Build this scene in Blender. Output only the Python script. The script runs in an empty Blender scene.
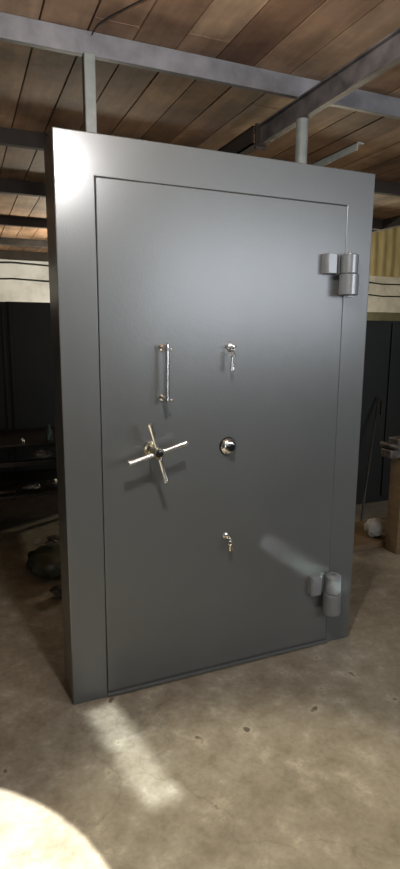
import bpy, bmesh, math, random
from mathutils import Vector, Matrix
random.seed(7)
S = bpy.context.scene
COL = S.collection
PI = math.pi

# ---------------------------------------------------------------- materials
def mat(name, base=(.5,.5,.5), rough=.5, metal=0., coat=0., coatr=.1, spec=.5):
    m = bpy.data.materials.new(name); m.use_nodes = True
    b = m.node_tree.nodes['Principled BSDF']
    b.inputs['Base Color'].default_value = (*base, 1)
    b.inputs['Roughness'].default_value = rough
    b.inputs['Metallic'].default_value = metal
    b.inputs['Coat Weight'].default_value = coat
    b.inputs['Coat Roughness'].default_value = coatr
    b.inputs['Specular IOR Level'].default_value = spec
    return m
def nd(m, t, **k):
    n = m.node_tree.nodes.new(t)
    for a, v in k.items():
        setattr(n, a, v)
    return n
def lk(m, a, b): m.node_tree.links.new(a, b)
def bsdf(m): return m.node_tree.nodes['Principled BSDF']
def coords(m, scale=(1,1,1)):
    tc = nd(m, 'ShaderNodeTexCoord'); mp = nd(m, 'ShaderNodeMapping')
    mp.inputs['Scale'].default_value = scale
    lk(m, tc.outputs['Object'], mp.inputs['Vector'])
    return mp.outputs['Vector']
def noise(m, vec, scale, detail=4, rough=.55):
    n = nd(m, 'ShaderNodeTexNoise')
    n.inputs['Scale'].default_value = scale; n.inputs['Detail'].default_value = detail
    n.inputs['Roughness'].default_value = rough
    lk(m, vec, n.inputs['Vector'])
    return n.outputs['Fac']
def ramp(m, fac, stops):
    r = nd(m, 'ShaderNodeValToRGB'); e = r.color_ramp.elements
    while len(e) < len(stops): e.new(.5)
    for q, (p, c) in zip(e, stops):
        q.position = p; q.color = (*c, 1) if len(c) == 3 else c
    lk(m, fac, r.inputs['Fac'])
    return r.outputs['Color']
def mix(m, a, b, fac, mode='MIX'):
    n = nd(m, 'ShaderNodeMix', data_type='RGBA', blend_type=mode)
    for s, v in ((n.inputs['Factor'], fac), (n.inputs[6], a), (n.inputs[7], b)):
        if isinstance(v, (int, float)): s.default_value = v
        elif isinstance(v, tuple): s.default_value = (*v, 1)
        else: lk(m, v, s)
    return n.outputs[2]
def bump(m, h, strength=.2, dist=.002, prev=None):
    b = nd(m, 'ShaderNodeBump'); b.inputs['Strength'].default_value = strength
    b.inputs['Distance'].default_value = dist
    lk(m, h, b.inputs['Height'])
    if prev is not None: lk(m, prev, b.inputs['Normal'])
    return b.outputs['Normal']
def noisy(name, c1, c2, scale, rough=.6, metal=0., bs=.2, stretch=(1,1,1), **k):
    m = mat(name, c1, rough, metal, **k); v = coords(m, stretch); f = noise(m, v, scale)
    lk(m, ramp(m, f, [(.35, c1), (.65, c2)]), bsdf(m).inputs['Base Color'])
    if bs: lk(m, bump(m, f, bs), bsdf(m).inputs['Normal'])
    return m

def door_paint(name):
    m = mat(name, (.15,.16,.165), .36, 0., coat=.8, coatr=.26)
    v = coords(m)
    big = noise(m, v, 1.3, 3); fine = noise(m, v, 150, 2)
    c = ramp(m, big, [(.3, (.080,.084,.082)), (.7, (.098,.103,.100))])
    lk(m, c, bsdf(m).inputs['Base Color'])
    sm = noise(m, coords(m, (1,1,.35)), 2.2, 5)
    rr = nd(m, 'ShaderNodeMapRange'); rr.inputs['To Min'].default_value = .28; rr.inputs['To Max'].default_value = .46
    lk(m, sm, rr.inputs['Value']); lk(m, rr.outputs['Result'], bsdf(m).inputs['Roughness'])
    n = bump(m, fine, .2, .0016)
    lk(m, n, bsdf(m).inputs['Normal']); lk(m, n, bsdf(m).inputs['Coat Normal'])
    return m
M = {}
M['door'] = door_paint('grey_hammered_enamel')
M['chrome'] = mat('chrome', (.88,.87,.84), .24, 1.)
M['nickel'] = mat('worn_brass_nickel', (.66,.60,.45), .24, 1.)
M['hinge'] = mat('hinge_enamel', (.17,.18,.185), .3, 0., coat=.6, coatr=.12)
M['black'] = mat('black_plastic', (.01,.01,.01), .22)
M['beam'] = noisy('grey_painted_steel', (.12,.115,.12), (.19,.18,.185), 9, .5, .1)
M['beam_dark'] = noisy('brown_primed_steel', (.018,.012,.008), (.032,.021,.014), 6, .8)
M['beam_rust'] = noisy('dark_rusty_steel', (.055,.047,.046), (.14,.125,.12), 8, .5, .1)
M['post'] = noisy('pale_green_grey_paint', (.14,.15,.135), (.20,.21,.19), 10, .5)
M['darksteel'] = noisy('black_sheet_steel', (.004,.0042,.0035), (.009,.009,.007), 3, .6)
M['rack'] = noisy('oily_steel', (.02,.017,.014), (.045,.038,.032), 9, .4, .4)
M['scrap'] = noisy('scrap_metal', (.05,.045,.04), (.2,.18,.17), 14, .35, .5)
M['stone'] = noisy('pale_rubble', (.32,.30,.27), (.45,.42,.38), 12, .8)
M['plastic'] = noisy('dull_green_sacking', (.03,.035,.022), (.07,.075,.055), 8, .4)
M['cardboard'] = noisy('brown_timber', (.12,.075,.035), (.17,.11,.055), 6, .7, stretch=(1,1,6))
M['cable'] = mat('black_cable', (.01,.01,.01), .5)
M['glassy'] = mat('blue_green_bottle', (.06,.10,.10), .12)

# concrete floor
def concrete():
    m = mat('worn_concrete', (.3,.27,.22), .62)
    v = coords(m)
    a = noise(m, v, 1.1, 6, .6); b = noise(m, v, 9, 8, .68); c = noise(m, v, 45, 4, .6)
    ca = ramp(m, a, [(.32, (.20,.165,.125)), (.52, (.29,.255,.195)), (.7, (.35,.325,.26))])
    cb = ramp(m, b, [(.3, (.66,.62,.56)), (.47, (.86,.84,.80)), (.56, (.95,.94,.92)), (.68, (1.35,1.33,1.28))])
    col = mix(m, ca, cb, 1., 'MULTIPLY')
    cc = ramp(m, c, [(.3, (.78,.77,.74)), (.6, (1.05,1.05,1.05))])
    col = mix(m, col, cc, .6, 'MULTIPLY')
    # dark oil specks
    d = noise(m, v, 9, 2, .5)
    sp = ramp(m, d, [(.70, (1,1,1)), (.735, (.2,.18,.16))])
    col = mix(m, col, sp, .9, 'MULTIPLY')
    # hairline cracks
    vo = nd(m, 'ShaderNodeTexVoronoi', feature='DISTANCE_TO_EDGE'); vo.inputs['Scale'].default_value = .8
    w = nd(m, 'ShaderNodeVectorMath', operation='ADD'); nn = nd(m, 'ShaderNodeTexNoise'); nn.inputs['Scale'].default_value = 3
    nn.inputs['Detail'].default_value = 5
    lk(m, v, nn.inputs['Vector']); sc = nd(m, 'ShaderNodeVectorMath', operation='SCALE'); sc.inputs['Scale'].default_value = .5
    lk(m, nn.outputs['Color'], sc.inputs[0]); lk(m, v, w.inputs[0]); lk(m, sc.outputs[0], w.inputs[1]); lk(m, w.outputs[0], vo.inputs['Vector'])
    cr = ramp(m, vo.outputs['Distance'], [(0., (.45,.42,.38)), (.006, (1,1,1))])
    col = mix(m, col, cr, .3, 'MULTIPLY')
    lk(m, col, bsdf(m).inputs['Base Color'])
    n = bump(m, b, .25, .006); n = bump(m, c, .2, .002, n)
    lk(m, n, bsdf(m).inputs['Normal'])
    rr = nd(m, 'ShaderNodeMapRange'); rr.inputs['To Min'].default_value = .4; rr.inputs['To Max'].default_value = .75
    lk(m, a, rr.inputs['Value']); lk(m, rr.outputs['Result'], bsdf(m).inputs['Roughness'])
    return m
M['floor'] = concrete()

def planks():
    m = mat('brown_ceiling_boards', (.2,.13,.08), .7)
    g = nd(m, 'ShaderNodeNewGeometry')
    v = coords(m); vs = coords(m, (9,.9,9))
    grain = noise(m, vs, 3, 6); blot = noise(m, v, 2.2, 5, .6)
    base = ramp(m, g.outputs['Random Per Island'], [(0, (.20,.115,.07)), (.5, (.30,.19,.12)), (1, (.40,.28,.185))])
    gr = ramp(m, grain, [(.3, (.72,.70,.68)), (.65, (1.1,1.1,1.1))])
    c = mix(m, base, gr, .8, 'MULTIPLY')
    bl = ramp(m, blot, [(.34, (.48,.42,.38)), (.48, (.95,.93,.92)), (.6, (1.3,1.27,1.22)), (.68, (1.9,1.88,1.8))])
    c = mix(m, c, bl, .85, 'MULTIPLY')
    lk(m, c, bsdf(m).inputs['Base Color']); lk(m, bump(m, grain, .3, .003), bsdf(m).inputs['Normal'])
    return m
M['planks'] = planks()

def plaster(name, c1, c2, c3):
    m = mat(name, c2, .8); v = coords(m); f = noise(m, v, 1.6, 6, .65)
    c = ramp(m, f, [(.3, c1), (.5, c2), (.7, c3)])
    lk(m, c, bsdf(m).inputs['Base Color']); lk(m, bump(m, f, .2, .01), bsdf(m).inputs['Normal'])
    return m
M['white_wall'] = plaster('stained_whitewash', (.42,.41,.38), (.64,.63,.60), (.72,.71,.68))
M['lower_wall'] = plaster('dingy_green_wall', (.08,.08,.05), (.14,.14,.09), (.2,.2,.13))
M['wall'] = plaster('dark_brick_paint', (.05,.045,.04), (.09,.08,.07), (.13,.12,.1))
M['corrugated'] = noisy('yellowed_corrugated_sheet', (.30,.25,.13), (.42,.36,.21), 3, .5, 0., .05, (3,3,.7))
M['void'] = mat('dark_gap', (.01,.008,.006), .9)

# ---------------------------------------------------------------- mesh helpers
def box(bm, x0, x1, y0, y1, z0, z1, rot=None):
    r = bmesh.ops.create_cube(bm, size=1.)
    vs = r['verts']
    for v in vs:
        v.co = Vector(((x0+x1)/2 + v.co.x*(x1-x0), (y0+y1)/2 + v.co.y*(y1-y0), (z0+z1)/2 + v.co.z*(z1-z0)))
    if rot: bmesh.ops.transform(bm, matrix=rot, verts=vs)
    return vs
def frame_of(d):
    d = d.normalized(); a = Vector((0,0,1)) if abs(d.z) < .9 else Vector((1,0,0))
    u = d.cross(a).normalized(); return u, d.cross(u).normalized()
def lathe(bm, p, axis, prof, n=32, caps=True):
    """prof: list of (distance along axis, radius)"""
    p = Vector(p); d = Vector(axis).normalized(); u, w = frame_of(d)
    rings = []
    for t, r in prof:
        rings.append([bm.verts.new(p + d*t + (u*math.cos(2*PI*i/n) + w*math.sin(2*PI*i/n))*r) for i in range(n)])
    for a, b in zip(rings, rings[1:]):
        for i in range(n): bm.faces.new((a[i], a[(i+1) % n], b[(i+1) % n], b[i]))
    if caps:
        bm.faces.new(rings[0][::-1]); bm.faces.new(rings[-1])
def tube(bm, a, b, r, n=16, bev=0.):
    a = Vector(a); b = Vector(b); L = (b-a).length
    e = min(bev, r*.6)
    pr = [(0, r-e), (e, r), (L-e, r), (L, r-e)] if e else [(0, r), (L, r)]
    lathe(bm, a, b-a, pr, n)
def path(bm, pts, r, n=8, closed=False):
    pts = [Vector(p) for p in pts]; rings = []; N = len(pts); pu = None
    for i, p in enumerate(pts):
        d = (pts[(i+1) % N]-pts[i-1]) if closed else (pts[min(i+1, N-1)]-pts[max(i-1, 0)])
        d.normalize()
        if pu is None: u, w = frame_of(d)
        else:
            u = (pu - d*pu.dot(d)).normalized(); w = d.cross(u)
        pu = u
        rings.append([bm.verts.new(p+(u*math.cos(2*PI*k/n)+w*math.sin(2*PI*k/n))*r) for k in range(n)])
    pr = list(zip(rings, rings[1:])) + ([(rings[-1], rings[0])] if closed else [])
    for a, b in pr:
        for k in range(n): bm.faces.new((a[k], a[(k+1) % n], b[(k+1) % n], b[k]))
    if not closed:
        bm.faces.new(rings[0][::-1]); bm.faces.new(rings[-1])
def ball(bm, c, r, sx=1, sy=1, sz=1, seg=20):
    q = bmesh.ops.create_uvsphere(bm, u_segments=seg, v_segments=seg//2, radius=r)
    for v in q['verts']: v.co = Vector(c) + Vector((v.co.x*sx, v.co.y*sy, v.co.z*sz))
def lump(bm, c, r, s=(1,1,1), jag=.25, sub=2, seed=0):
    rnd = random.Random(seed)
    q = bmesh.ops.create_icosphere(bm, subdivisions=sub, radius=r)
    for v in q['verts']:
        k = 1 + rnd.uniform(-jag, jag)
        v.co = Vector(c) + Vector((v.co.x*s[0]*k, v.co.y*s[1]*k, v.co.z*s[2]*k))
def prism(bm, poly, axis_pts):
    """poly = list of 2D points (a,b) mapped by function axis_pts(t,a,b) for t=0,1"""
    A = [bm.verts.new(axis_pts(0, a, b)) for a, b in poly]
    B = [bm.verts.new(axis_pts(1, a, b)) for a, b in poly]
    n = len(poly)
    for i in range(n): bm.faces.new((A[i], A[(i+1) % n], B[(i+1) % n], B[i]))
    bm.faces.new(A[::-1]); bm.faces.new(B)
def obj(name, bm, m, parent=None, bevel=0., smooth=True, origin=None, kind=None, label=None, cat=None, group=None, seg=2):
    bmesh.ops.recalc_face_normals(bm, faces=bm.faces[:])
    off = Vector(origin) if origin else Vector((0,0,0))
    if origin: bmesh.ops.translate(bm, vec=-off, verts=bm.verts[:])
    me = bpy.data.meshes.new(name); bm.to_mesh(me); bm.free()
    me.materials.append(m)
    o = bpy.data.objects.new(name, me); COL.objects.link(o)
    o.location = off
    if parent:
        o.parent = parent
        p = parent; tot = Vector((0,0,0))
        while p: tot += p.location; p = p.parent
        o.location = off - tot
    if smooth:
        for p in me.polygons: p.use_smooth = True
        me.set_sharp_from_angle(angle=math.radians(35))
    if bevel:
        b = o.modifiers.new('bevel', 'BEVEL'); b.width = bevel; b.segments = seg; b.limit_method = 'ANGLE'; b.angle_limit = math.radians(40)
    if kind: o['kind'] = kind
    if label: o['label'] = label
    if cat: o['category'] = cat
    if group: o['group'] = group
    return o
def thing(name, label, cat, loc, group=None):
    o = bpy.data.objects.new(name, None); COL.objects.link(o); o.location = loc
    o.empty_display_size = .1
    o['label'] = label; o['category'] = cat
    if group: o['group'] = group
    return o
B = bmesh.new

# ---------------------------------------------------------------- setting
X0, X1, Y0, YB = -3.2, 9.5, -4.2, 7.15
XE = 3.9            # edge of the boarded ceiling
bm = B(); box(bm, X0-.1, X1+.1, Y0-.1, YB+.1, -.1, 0); obj('floor', bm, M['floor'], kind='structure', smooth=False)
# boarded ceiling: boards running away from the door
bm = B(); rnd = random.Random(3)
x = X0 + .03; pitch = .192
x = .02 - pitch*math.ceil((.02-X0)/pitch)
while x < XE:
    y = Y0
    off = rnd.uniform(0, 2.0)
    ends = [Y0]; yy = Y0+off+.6
    while yy < YB-.5: ends.append(yy); yy += rnd.choice((2.2, 2.6, 3.0))
    ends.append(YB)
    for a, b in zip(ends, ends[1:]):
        dz = rnd.uniform(0, .003)
        box(bm, x+.004, min(x+pitch-.004, XE+.05), a+.0005, b-.0005, 2.79+dz, 2.815+dz)
    x += pitch
obj('ceiling', bm, M['planks'], kind='structure', smooth=False)
bm = B(); box(bm, X0-.1, XE+.05, Y0-.1, YB+.1, 2.82, 2.86); obj('trim_1', bm, M['void'], kind='structure', smooth=False)
bm = B(); box(bm, XE, X1+.1, Y0-.1, YB+.1, 4.1, 4.15); box(bm, XE, XE+.05, Y0, YB, 2.86, 4.1)
obj('ceiling_high', bm, M['corrugated'], kind='structure', smooth=False)
# walls
bm = B(); box(bm, X0-.1, X1+.1, YB, YB+.1, 2.03, 2.74); obj('wall_back', bm, M['white_wall'], kind='structure', smooth=False)
bm = B(); box(bm, X0-.1, X1+.1, YB+.01, YB+.1, 0, 2.03); obj('wall_back_lower', bm, M['lower_wall'], kind='structure', smooth=False)
bm = B()
n = int((X1-X0)/.02); poly = []
for i in range(n+1):
    xx = X0+i*.02; poly.append((xx, YB+.03+.009*math.sin(2*PI*xx/.22)))
va = [bm.verts.new((a, b, 2.72)) for a, b in poly]; vb = [bm.verts.new((a, b, 4.1)) for a, b in poly]
vc = [bm.verts.new((a, b+.004, 2.72)) for a, b in poly]; vd = [bm.verts.new((a, b+.004, 4.1)) for a, b in poly]
for i in range(n):
    bm.faces.new((va[i], va[i+1], vb[i+1], vb[i])); bm.faces.new((vc[i], vc[i+1], vd[i+1], vd[i]))
    bm.faces.new((va[i], va[i+1], vc[i+1], vc[i]))
obj('wall_back_upper', bm, M['corrugated'], kind='structure')
bm = B(); box(bm, X0-.1, X0, Y0, YB, 0, 2.82); obj('wall_left', bm, M['wall'], kind='structure', smooth=False)
bm = B(); box(bm, X1, X1+.1, Y0, YB, 0, 4.1); obj('wall_right', bm, M['wall'], kind='structure', smooth=False)
bm = B(); box(bm, X0-.1, X1+.1, Y0-.1, Y0, 0, 4.1); obj('wall_front', bm, M['wall'], kind='structure', smooth=False)

# ---------------------------------------------------------------- steel beams under the boards
def cross_beam(name, yf, z0, depth, m, label, x0=X0, x1=XE, z1=2.79, t=.01):
    """C-channel: web facing the camera, flanges pointing away"""
    bm = B()
    box(bm, x0, x1, yf, yf+t, z0, z1)
    box(bm, x0, x1, yf+t*.5, yf+depth, z0, z0+t); box(bm, x0, x1, yf+t*.5, yf+depth, z1-t, z1)
    return obj(name, bm, m, origin=((x0+x1)/2, yf, z0), smooth=False, bevel=.002, label=label, cat='beam', group='cross beams under the boards')
cross_beam('ceiling_beam', .325, 2.700, .03, M['beam'], 'light grey steel crossbeam closest to the camera, above the vault door')
cross_beam('ceiling_beam', 1.62, 2.70, .05, M['beam_dark'], 'dark brown crossbeam just behind and below the grey one, topmost at the left edge')
cross_beam('ceiling_beam', 2.83, 2.69, .06, M['beam_dark'], 'dark brown crossbeam, second of the dark ones down the left edge')
cross_beam('ceiling_beam', 4.36, 2.70, .06, M['beam_dark'], 'thin dark crossbeam between two strips of yellowish boards at left')
cross_beam('ceiling_beam', 5.80, 2.70, .05, M['rack'], 'thinnest brown crossbeam farthest back, nearest the white wall band')
bm = B(); box(bm, X0, XE, YB-.16, YB-.1, 2.66, 2.79)
obj('wall_plate', bm, M['beam_dark'], origin=(0, YB-.13, 2.66), smooth=False, label='dark timber plate running along the top of the white wall band', cat='beam')

# I-beam running away from the camera under the grey crossbeam
bm = B()
y0, y1 = -3.2, .72; xf = 1.215
box(bm, xf+.022, xf+.03, y0, y1, 2.60, 2.695)
box(bm, xf+.002, xf+.04, y0, y1, 2.592, 2.600); box(bm, xf+.002, xf+.04, y0, y1, 2.688, 2.696)
o = obj('ceiling_beam', bm, M['beam_rust'], origin=(xf, y0, 2.588), smooth=False, bevel=.002,
        label='scuffed dark I-beam running lengthwise from upper right to above the vault door', cat='beam')
bm = B(); box(bm, xf-.006, xf+.062, .72, .732, 2.578, 2.705); obj('end_plate', bm, M['beam_dark'], parent=o, smooth=False)
bm = B()
box(bm, xf-.02, xf+.04, .733, 1.71, 2.60, 2.608); box(bm, xf-.02, xf-.012, .733, 1.71, 2.60, 2.695)
box(bm, xf-.02, xf+.04, .733, 1.71, 2.687, 2.695)
obj('ceiling_beam', bm, M['beam_dark'], origin=(xf, .733, 2.6), smooth=False, label='dim brown beam carrying on rearward from the end of the scuffed I-beam', cat='beam')
# beam at the edge of the boarded ceiling on the right
bm = B(); box(bm, XE, XE+.06, -3.5, YB-.02, 2.69, 2.82)
obj('ceiling_beam', bm, M['beam_dark'], origin=(XE, -3.5, 2.69), smooth=False, bevel=.003,
    label='dark beam bounding the boards at right, in front of the yellow corrugated wall', cat='beam')

# uprights behind the vault door
bm = B(); box(bm, .187, .234, .300, .347, 0, 2.6995)
obj('steel_post', bm, M['post'], origin=(.21, .358, 0), bevel=.004, label='pale square steel post above the left side of the vault door', cat='post')
bm = B(); tube(bm, (1.205+.03, .30, 0), (1.205+.03, .30, 2.592), .029, 20)
o = obj('steel_post', bm, M['post'], origin=(1.235, .30, 0), label='pale round steel post under the I-beam, behind the door top', cat='post')
# angle bar
t = thing('bar_stand', 'pale angle bar jutting toward the camera above the door top right corner', 'bracket', (1.44,.6,0))
bm = B()
box(bm, 1.425, 1.465, .12, .95, 2.462, 2.467); box(bm, 1.425, 1.430, .12, .95, 2.43, 2.467)
obj('angle_bar', bm, M['post'], parent=t, smooth=False)
bm = B(); box(bm, 1.431, 1.461, .60, .63, 0, 2.462); obj('upright', bm, M['post'], parent=t, smooth=False)

# cables on the white band
for z, lab in ((2.60, 'upper thin black cable strung along the white wall band'), (2.36, 'lower thin black cable strung along the white wall band')):
    pts = [(X0+.05+i*.3, YB-.0145, z+.012*math.sin(i*1.7)-.02*math.sin(i*.35)) for i in range(int((X1-X0-.1)/.3)+1)]
    bm = B(); path(bm, pts, .014, 6)
    o = obj('cable', bm, M['cable'], label=lab, cat='cable', group='cables on the back wall')

bm = B(); path(bm, [(.225,.31,2.772), (.235,.25,2.783), (.262,.17,2.780), (.315,.08,2.784), (.36,-.02,2.778), (.45,-.25,2.784), (.52,-.6,2.784)], .0025, 8)
obj('cable', bm, M['cable'], label='thin dark cord running along the ceiling boards above the grey crossbeam', cat='cable')

# ---------------------------------------------------------------- THE VAULT DOOR
W, H, D = 1.446, 2.3, .214
vd = thing('vault_door', 'large grey steel vault door in its frame, standing upright on the concrete floor', 'vault door', (0,0,0))
lx0, lx1, lz0, lz1 = .150, 1.300, .022, 2.149
bm = B()
def ring(y, g=0.):
    o_ = [bm.verts.new(c) for c in ((0,y,0), (W,y,0), (W,y,H), (0,y,H))]
    i_ = [bm.verts.new(c) for c in ((lx0,y,lz0), (lx1,y,lz0), (lx1,y,lz1), (lx0,y,lz1))]
    return o_, i_
fo, fi = ring(0); bo, bi = ring(D)
for i in range(4):
    j = (i+1) % 4
    bm.faces.new((fo[i], fo[j], fi[j], fi[i])); bm.faces.new((bo[i], bi[i], bi[j], bo[j]))
    bm.faces.new((fo[i], bo[i], bo[j], fo[j])); bm.faces.new((fi[i], fi[j], bi[j], bi[i]))
obj('door_frame', bm, M['door'], parent=vd, bevel=.004, smooth=False, seg=3)
g = .0018
bm = B(); box(bm, lx0+g, lx1-g, -.003, .15, lz0+g, lz1-g)
leaf = obj('door_leaf', bm, M['door'], parent=vd, bevel=.004, smooth=False, seg=3)
bm = B(); box(bm, lx0+.01, lx1-.01, .15, D-.01, lz0+.01, lz1-.01)
obj('bolt_box', bm, M['darksteel'], parent=vd, smooth=False)
bm = B(); box(bm, lx0-.002, lx1+.002, -.012, .0, .006, .020)
obj('sill_strip', bm, M['door'], parent=vd, bevel=.002, smooth=False)

# hinges: block on the leaf, two-knuckle barrel, strap
def hinge(z0, z1, zs):
    h = B()
    # leaf block with rounded nose
    hb = [(1.172,0), (1.172,-.034), (1.180,-.045), (1.224,-.045), (1.233,-.036), (1.233,0)]
    prism(h, hb, lambda t, a, b: (a, b, zs if t == 0 else z1))
    box(h, 1.233, 1.262, -.018, -.001, zs, z1)
    hg = obj('hinge', h, M['hinge'], parent=vd, bevel=.002)
    k = B(); cx = 1.292
    lathe(k, (cx, -.046, zs+.001), (0,0,1), [(0, .036), (.003, .039), (z1-zs-.006, .039), (z1-zs-.001, .034)], 40)
    obj('upper_knuckle', k, M['hinge'], parent=hg)
    k = B()
    lathe(k, (cx, -.046, z0), (0,0,1), [(0, .038), (.004, .044), (zs-z0-.004, .044), (zs-z0-.001, .041)], 40)
    box(k, cx+.0, cx+.060, -.014, -.001, z0-.004, zs-.004)
    obj('lower_knuckle', k, M['hinge'], parent=hg)
    k = B(); lathe(k, (cx, -.046, z1-.002), (0,0,1), [(0, .014), (.006, .013), (.009, .008)], 20)
    obj('hinge_pin', k, M['chrome'], parent=hg)
hinge(1.752, 1.932, 1.846)
hinge(.190, .395, .300)

# pull handle
ph = B()
for z in (1.518, 1.314):
    lathe(ph, (.411, 0, z), (0,-1,0), [(0, .015), (.003, .017), (.007, .0155), (.012, .009), (.05, .0072), (.058, .0085), (.066, .0085)], 24)
hd = obj('pull_handle', ph, M['chrome'], parent=vd)
k = B(); lathe(k, (.411, -.064, 1.296), (0,0,1), [(0, .004), (.003, .008), (.012, .0095), (.02, .0085), (.03, .0085), (.21, .0085), (.22, .0085), (.228, .0095), (.238, .008), (.242, .004)], 24)
obj('grip', k, M['chrome'], parent=hd)
for z in (1.518, 1.314):
    k = B(); ball(k, (.4275, -.064, z-.004), .006); obj('screw_head', k, M['chrome'], parent=hd)

# four-spoke bolt wheel
hx, hz, hy = .362, 1.098, -.088
k = B(); lathe(k, (hx, 0, hz), (0,-1,0), [(0, .034), (.003, .036), (.008, .034), (.011, .024), (.02, .02), (.062, .018), (.066, .022), (.07, .022)], 36)
wh = obj('bolt_wheel', k, M['nickel'], parent=vd)
k = B(); lathe(k, (hx, -.068, hz), (0,-1,0), [(0, .021), (.003, .0245), (.030, .0245), (.034, .022), (.0345, .016), (.031, .013)], 36)
obj('hub', k, M['nickel'], parent=wh)
k = B(); lathe(k, (hx, -.098, hz), (0,-1,0), [(0, .0165), (.004, .016), (.006, .011)], 28); obj('hub_cap', k, M['black'], parent=wh)
for i, ang in enumerate((15, 106, 195, 286)):
    a = math.radians(ang); d = Vector((math.cos(a), 0, math.sin(a)))
    k = B(); lathe(k, Vector((hx, hy, hz)) + d*.018, d, [(0, .007), (.006, .0092), (.012, .009), (.098, .0105), (.104, .0118), (.110, .0118), (.113, .008)], 20)
    obj('spoke', k, M['chrome'], parent=wh)

# combination dial
dx, dz = .716, 1.085
k = B(); lathe(k, (dx, 0, dz), (0,-1,0), [(0, .041), (.004, .042), (.009, .039), (.012, .036)], 48)
dl = obj('combination_dial', k, M['black'], parent=vd)
k = B(); lathe(k, (dx, -.010, dz), (0,-1,0), [(0, .037), (.003, .0375), (.008, .035), (.018, .024), (.019, .018)], 48)
obj('dial_ring', k, M['chrome'], parent=dl)
k = B()
for i in range(40):
    a = 2*PI*i/40; L = .004 if i % 5 else .007
    r = Vector((math.cos(a), 0, math.sin(a))); q_ = Vector((-math.sin(a), 0, math.cos(a)))*.0006
    def pt(rad, sgn): return Vector((dx, -.0184-(.035-rad)*10/11, dz)) + r*rad + q_*sgn
    k.faces.new([k.verts.new(v) for v in (pt(.034,-1), pt(.034,1), pt(.034-L,1), pt(.034-L,-1))])
obj('dial_marks', k, M['black'], parent=dl, smooth=False)
k = B()
n = 24; pr = []
for y_, r_ in ((-.026, .0165), (-.046, .0150)):
    pr.append([k.verts.new((dx+math.cos(2*PI*i/(2*n))*(r_+(.001 if i % 2 else 0)), y_, dz+math.sin(2*PI*i/(2*n))*(r_+(.001 if i % 2 else 0)))) for i in range(2*n)])
for i in range(2*n): k.faces.new((pr[0][i], pr[0][(i+1) % (2*n)], pr[1][(i+1) % (2*n)], pr[1][i]))
k.faces.new(pr[0]); k.faces.new(pr[1])
obj('dial_knob', k, M['black'], parent=dl, bevel=.0012)

# key locks + keys
def lock(x, z, s=1.):
    k = B(); lathe(k, (x, 0, z), (0,-1,0), [(0, .015*s), (.003, .0165*s), (.006, .015*s), (.008, .010*s), (.009, .007*s)], 28)
    l = obj('key_escutcheon', k, M['chrome'], parent=vd)
    k = B(); box(k, x-.0015, x+.0015, -.0105, -.0085, z-.006*s, z+.006*s); obj('keyhole', k, M['black'], parent=l, smooth=False)
lock(.718, 1.521, 1.35); lock(.712, .668, .9)
def key_shape(k, p, down, side, L, r):
    """bow ring + shank + bit; down = direction of the shank"""
    p = Vector(p); down = Vector(down).normalized(); side = Vector(side).normalized()
    path(k, [p+(down*math.cos(a)+side*math.sin(a))*r for a in [2*PI*i/16 for i in range(16)]], .003, 8, True)
    tube(k, p+down*r, p+down*(r+L), .0052, 12)
    nrm = down.cross(side)
    rot = Matrix((side, down, nrm)).transposed().to_4x4(); rot.translation = p
    box(k, 0, .012, r+L-.016, r+L-.004, -.0014, .0014, rot)
    box(k, 0, .009, r+L-.026, r+L-.020, -.0014, .0014, rot)
    tube(k, p+down*(r+.004), p+down*(r+.009), .0048, 10)
ks = thing('key_set', 'chrome key in the upper lock with a second key dangling below it', 'keys', (.718, -.02, 1.52))
k = B(); key_shape(k, (.718, -.040, 1.524), (0,1,0), (1,0,.15), .024, .012); obj('key', k, M['chrome'], parent=ks)
k = B(); path(k, [(.710+.0, -.050+.011*math.sin(a), 1.512+.011*math.cos(a)) for a in [2*PI*i/20 for i in range(20)]], .0012, 6, True); obj('ring', k, M['chrome'], parent=ks)
k = B(); key_shape(k, (.709, -.050, 1.489), (-.08,0,-1), (1,0,-.1), .056, .0105); obj('key', k, M['chrome'], parent=ks)
ks = thing('key_set', 'small dull key in the lower lock with a short key hanging from it', 'keys', (.712, -.02, .668))
k = B(); key_shape(k, (.712, -.034, .670), (0,1,0), (1,0,.25), .020, .0095); obj('key', k, M['nickel'], parent=ks)
k = B(); path(k, [(.717, -.042+.008*math.sin(a), .660+.008*math.cos(a)) for a in [2*PI*i/16 for i in range(16)]], .001, 6, True); obj('ring', k, M['nickel'], parent=ks)
k = B(); key_shape(k, (.717, -.042, .645), (.03,0,-1), (1,0,0), .030, .0085); obj('key', k, M['nickel'], parent=ks)

# ---------------------------------------------------------------- left background
def panel(name, x0, x1, y, h, label, lean=0., ribs=2):
    bm = B(); rot = Matrix.Translation((0, y, 0)) @ Matrix.Rotation(lean, 4, 'X')
    box(bm, x0, x1, 0, .02, .0, h, rot)
    for i in range(ribs+1):
        xx = x0+.02+(x1-x0-.06)*i/ribs; box(bm, xx, xx+.03, -.03, 0, 0.004, h-.02, rot)
    return obj(name, bm, M['darksteel'], origin=((x0+x1)/2, y, 0), smooth=False, bevel=.002, label=label, cat='screen')
panel('partition_screen', -1.9, .048, 3.25, 1.845, 'tall black screen of sheet steel at the left edge behind the workbench')
panel('partition_screen', .05, 1.5, 3.27, 1.85, 'tall black screen standing behind the bench, right beside the door frame edge')

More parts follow.
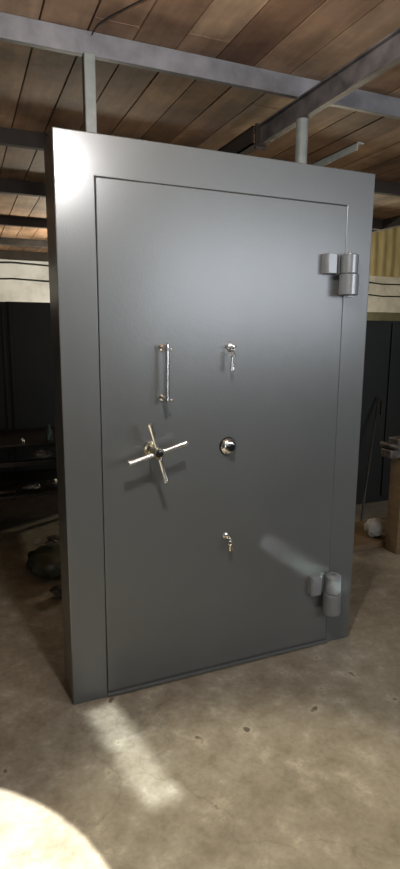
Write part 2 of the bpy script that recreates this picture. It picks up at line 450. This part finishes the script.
wb = thing('workbench', 'low dark steel workbench cluttered with scrap, left behind the vault door', 'workbench', (-.3, 2.3, 0))
k = B(); box(k, -1.5, .75, 2.05, 2.75, .745, .76); obj('tabletop', k, M['rack'], parent=wb, smooth=False, bevel=.002)
k = B(); box(k, -1.5, .75, 2.02, 2.06, .60, .635); box(k, -1.5, .75, 2.74, 2.78, .60, .635); obj('rail', k, M['rack'], parent=wb, smooth=False, bevel=.002)
k = B(); box(k, -1.5, .75, 1.98, 2.75, .37, .39); obj('shelf', k, M['rack'], parent=wb, smooth=False, bevel=.002)
for lx in (-1.48, .70):
    for ly in (2.07, 2.70):
        k = B(); box(k, lx, lx+.04, ly, ly+.04, 0, .745); obj('leg', k, M['rack'], parent=wb, smooth=False)
# things on it
def rock(name, c, r, s, m, label, cat, seed, jag=.3, sub=2, group=None):
    bm = B(); lump(bm, c, r, s, jag, sub, seed)
    zmin = min(v.co.z for v in bm.verts)
    bmesh.ops.translate(bm, vec=(0,0,c[2]-zmin), verts=bm.verts[:]); zmin = c[2]
    return obj(name, bm, m, origin=(c[0], c[1], zmin), smooth=False, label=label, cat=cat, group=group)
k = B(); lathe(k, (.235, 2.14, .761), (0,0,1), [(0, .022), (.003, .026), (.07, .026), (.095, .012), (.12, .011), (.122, .008)], 20)
obj('bottle', k, M['glassy'], origin=(.235, 2.14, .761), label='small bluish bottle on the bench top beside the door frame edge', cat='bottle')
k = B(); lathe(k, (.035, 2.13, .761), (0,0,1), [(0, .012), (.002, .014), (.018, .014), (.022, .007), (.03, .006)], 14)
obj('steel_fitting', k, M['chrome'], origin=(.035, 2.13, .761), label='tiny shiny steel fitting glinting on the bench top edge', cat='fitting')
for i, (c, r, s, lab) in enumerate((
    ((.16, 2.035, .636), .05, (1.5,.5,.62), 'crumpled scrap piece lying across the bench front rail'),
    ((.09, 2.12, .391), .05, (1.4,.8,.52), 'left lump of scrap metal on the workbench lower shelf'),
    ((.245, 2.12, .391), .045, (1.1,.8,.65), 'right lump of scrap metal on the workbench lower shelf'))):
    rock('scrap_metal', c, r, s, M['scrap'], lab, 'scrap', 20+i, .28, 2)
k = B()
path(k, [(-.72+i*.085, 2.03+.02*math.sin(i), .402+.004*(1+math.sin(i*1.3))) for i in range(9)], .012, 6)
obj('steel_rod', k, M['scrap'], label='bent rough rod lying along the workbench lower shelf', cat='rod')
# floor junk
rock('rubble_piece', (.055, 1.62, .135), .04, (1,.8,.6), M['stone'], 'pale angular chunk on top of the dark sack', 'rubble', 31, .25, 1)
rock('scrap_metal', (.155, 1.50, .165), .05, (1.2,.7,.55), M['scrap'], 'twisted scrap strip leaning on the right end of the sack', 'scrap', 32, .35, 2)
rock('scrap_metal', (.13, 1.05, .0), .06, (1.1,.8,.6), M['scrap'], 'crumpled grey scrap lump in front of the sack beside the frame', 'scrap', 33, .3, 2)
bm = B(); lump(bm, (.12, 1.45, .07), .16, (1.0,1.3,.5), .1, 3, 40)
for v in bm.verts: v.co.z = max(v.co.z, 0)
obj('sack', bm, M['plastic'], origin=(.12,1.45,0), label='dark greenish crumpled sack on the floor below the workbench', cat='sack')
rock('rubble_piece', (.165, .95, .0), .022, (1,1,1.1), M['stone'], 'small white pebble on the floor right beside the frame edge', 'rubble', 34, .2, 1)

# ---------------------------------------------------------------- right background
cb = thing('steel_cabinet', 'tall black steel cabinet right of the vault door', 'cabinet', (3.3, 2.1, 0))
k = B(); box(k, 2.6, 4.6, 1.87, 2.35, 0, 1.70); obj('body', k, M['darksteel'], parent=cb, smooth=False, bevel=.004)
for a, b in ((2.62, 3.235), (3.26, 3.90), (3.925, 4.58)):
    k = B(); box(k, a, b, 1.85, 1.869, .06, 1.68); d_ = obj('door', k, M['darksteel'], parent=cb, smooth=False, bevel=.003)
    k = B(); box(k, b-.06, b-.045, 1.83, 1.85, .85, .98); obj('handle', k, M['rack'], parent=d_, smooth=False, bevel=.002)
k = B(); box(k, 2.18, 2.95, .93, 1.36, .0, .05); 
obj('timber_plank', k, M['cardboard'], origin=(2.5,1.15,0), smooth=False, bevel=.003, label='low brown timber slab on the floor right of the vault door', cat='timber')
bm = B(); lump(bm, (2.485, 1.03, .125), .076, (1.15,.9,.95), .08, 3, 50)
zz = min(v.co.z for v in bm.verts)
bmesh.ops.translate(bm, vec=(0,0,.0505-zz), verts=bm.verts[:])
obj('stone', bm, M['stone'], origin=(2.485,1.03,.0505), label='pale rounded stone resting on the brown timber slab', cat='stone')
k = B(); box(k, 2.475, 2.60, .78, .90, .0, .72)
obj('timber_post', k, M['cardboard'], origin=(2.54,.84,.0), smooth=False, bevel=.004, label='upright brown timber block at the right edge of the picture', cat='timber')
vz = thing('bench_vise', 'dark grey steel clamp block sitting atop the brown timber at the right edge', 'vise', (2.5,.84,.72))
k = B(); box(k, 2.37, 2.60, .79, .89, .72, .78); box(k, 2.43, 2.58, .79, .89, .78, .86); obj('body', k, M['scrap'], parent=vz, smooth=False, bevel=.008)
k = B(); tube(k, (2.405, .74, .805), (2.405, .93, .805), .018, 16); obj('screw', k, M['scrap'], parent=vz)
k = B(); path(k, [(2.70, 1.45, .011), (3.12, 1.815, 1.02)], .009, 10)
obj('steel_rod', k, M['rack'], label='long thin rod leaning diagonally against the black cabinet', cat='rod')

# ---------------------------------------------------------------- lights
def light(name, typ, loc, energy, color=(1,1,1), target=None, **k):
    l = bpy.data.lights.new(name, typ); l.energy = energy; l.color = color
    for a, v in k.items(): setattr(l, a, v)
    o = bpy.data.objects.new(name, l); COL.objects.link(o); o.location = loc
    if target is not None:
        o.rotation_euler = (Vector(target)-Vector(loc)).to_track_quat('-Z', 'Y').to_euler()
    return o
light('main_bulb', 'POINT', (.17,-1.08,2.46), 70, (1,.98,.97), shadow_soft_size=.05)
light('pool_spot', 'SPOT', (.46,-1.15,2.6), 195, (1,.93,.74), target=(.42,-1.15,0), spot_size=math.radians(44), spot_blend=.55, shadow_soft_size=.06)
light('rear_lamp', 'POINT', (4.7,5.0,2.3), 230, (1,.9,.68), shadow_soft_size=.1)
light('rear_left_lamp', 'POINT', (1.1,4.9,2.05), 120, (1,.95,.78), shadow_soft_size=.1)
light('behind_door_fill', 'POINT', (1.95,.75,1.7), 5, (1,.82,.55), shadow_soft_size=.08)  # added fill, hidden behind the door, brightens the floor at right
light('left_spot', 'SPOT', (-.82,-.98,2.65), 1500, (1,.98,.93), target=(-.82,-.98,0), spot_size=math.radians(34), spot_blend=.04, shadow_soft_size=.01)
# added narrow light with an invented source, draws the pale strip on the floor
o = light('floor_strip_light', 'AREA', (.15,-.345,2.7), .30, (.95,1,1), shape='RECTANGLE', size=.12, size_y=.58, spread=math.radians(2))
o.rotation_euler = (0, 0, math.radians(9.5))

light('upper_door_fill', 'AREA', (2.5,-4.1,2.15), 58, (.84,.91,1), target=(2.0,0,2.3), spread=math.radians(105), shape='RECTANGLE', size=4.0, size_y=1.2)  # added area fill behind the camera, gives the upper door its bluish sheen
light('chrome_fill', 'AREA', (-1.1,-4.1,1.5), 12, (.95,.98,1), target=(-.6,0,1.5), shape='RECTANGLE', size=.35, size_y=2.4)  # added unseen light strip, puts bright reflections in the chrome fittings
o = light('door_streak_light', 'AREA', (1.17,-4.1,.44), .085, (.95,1,1), shape='RECTANGLE', size=.60, size_y=.05, spread=math.radians(1))  # added tight-spread light, throws the streak by the lower hinge; source invented
o.rotation_euler = (math.radians(90), math.radians(34), 0)
w = bpy.data.worlds.new('world'); S.world = w; w.use_nodes = True
w.node_tree.nodes['Background'].inputs[0].default_value = (.8,.85,1,1)
w.node_tree.nodes['Background'].inputs[1].default_value = .012

# ---------------------------------------------------------------- camera
yaw, pit, rol, F = -.403, -.180, .007, 556.2
cy, sy = math.cos(yaw), math.sin(yaw)
f = Vector((-sy*math.cos(pit), cy*math.cos(pit), math.sin(pit))); r = Vector((cy, sy, 0)); u = r.cross(f)
r2 = r*math.cos(rol)+u*math.sin(rol); u2 = -r*math.sin(rol)+u*math.cos(rol)
cam = bpy.data.cameras.new('camera'); co = bpy.data.objects.new('camera', cam); COL.objects.link(co)
mw = Matrix((r2, u2, -f)).transposed().to_4x4(); mw.translation = Vector((-.348,-2.183,1.578))
co.matrix_world = mw
cam.sensor_fit = 'VERTICAL'; cam.sensor_height = 24; cam.lens = 24*F/869; cam.clip_start = .02
S.camera = co
S.view_settings.view_transform = 'Standard'; S.view_settings.look = 'None'; S.view_settings.exposure = 0; S.view_settings.gamma = 1
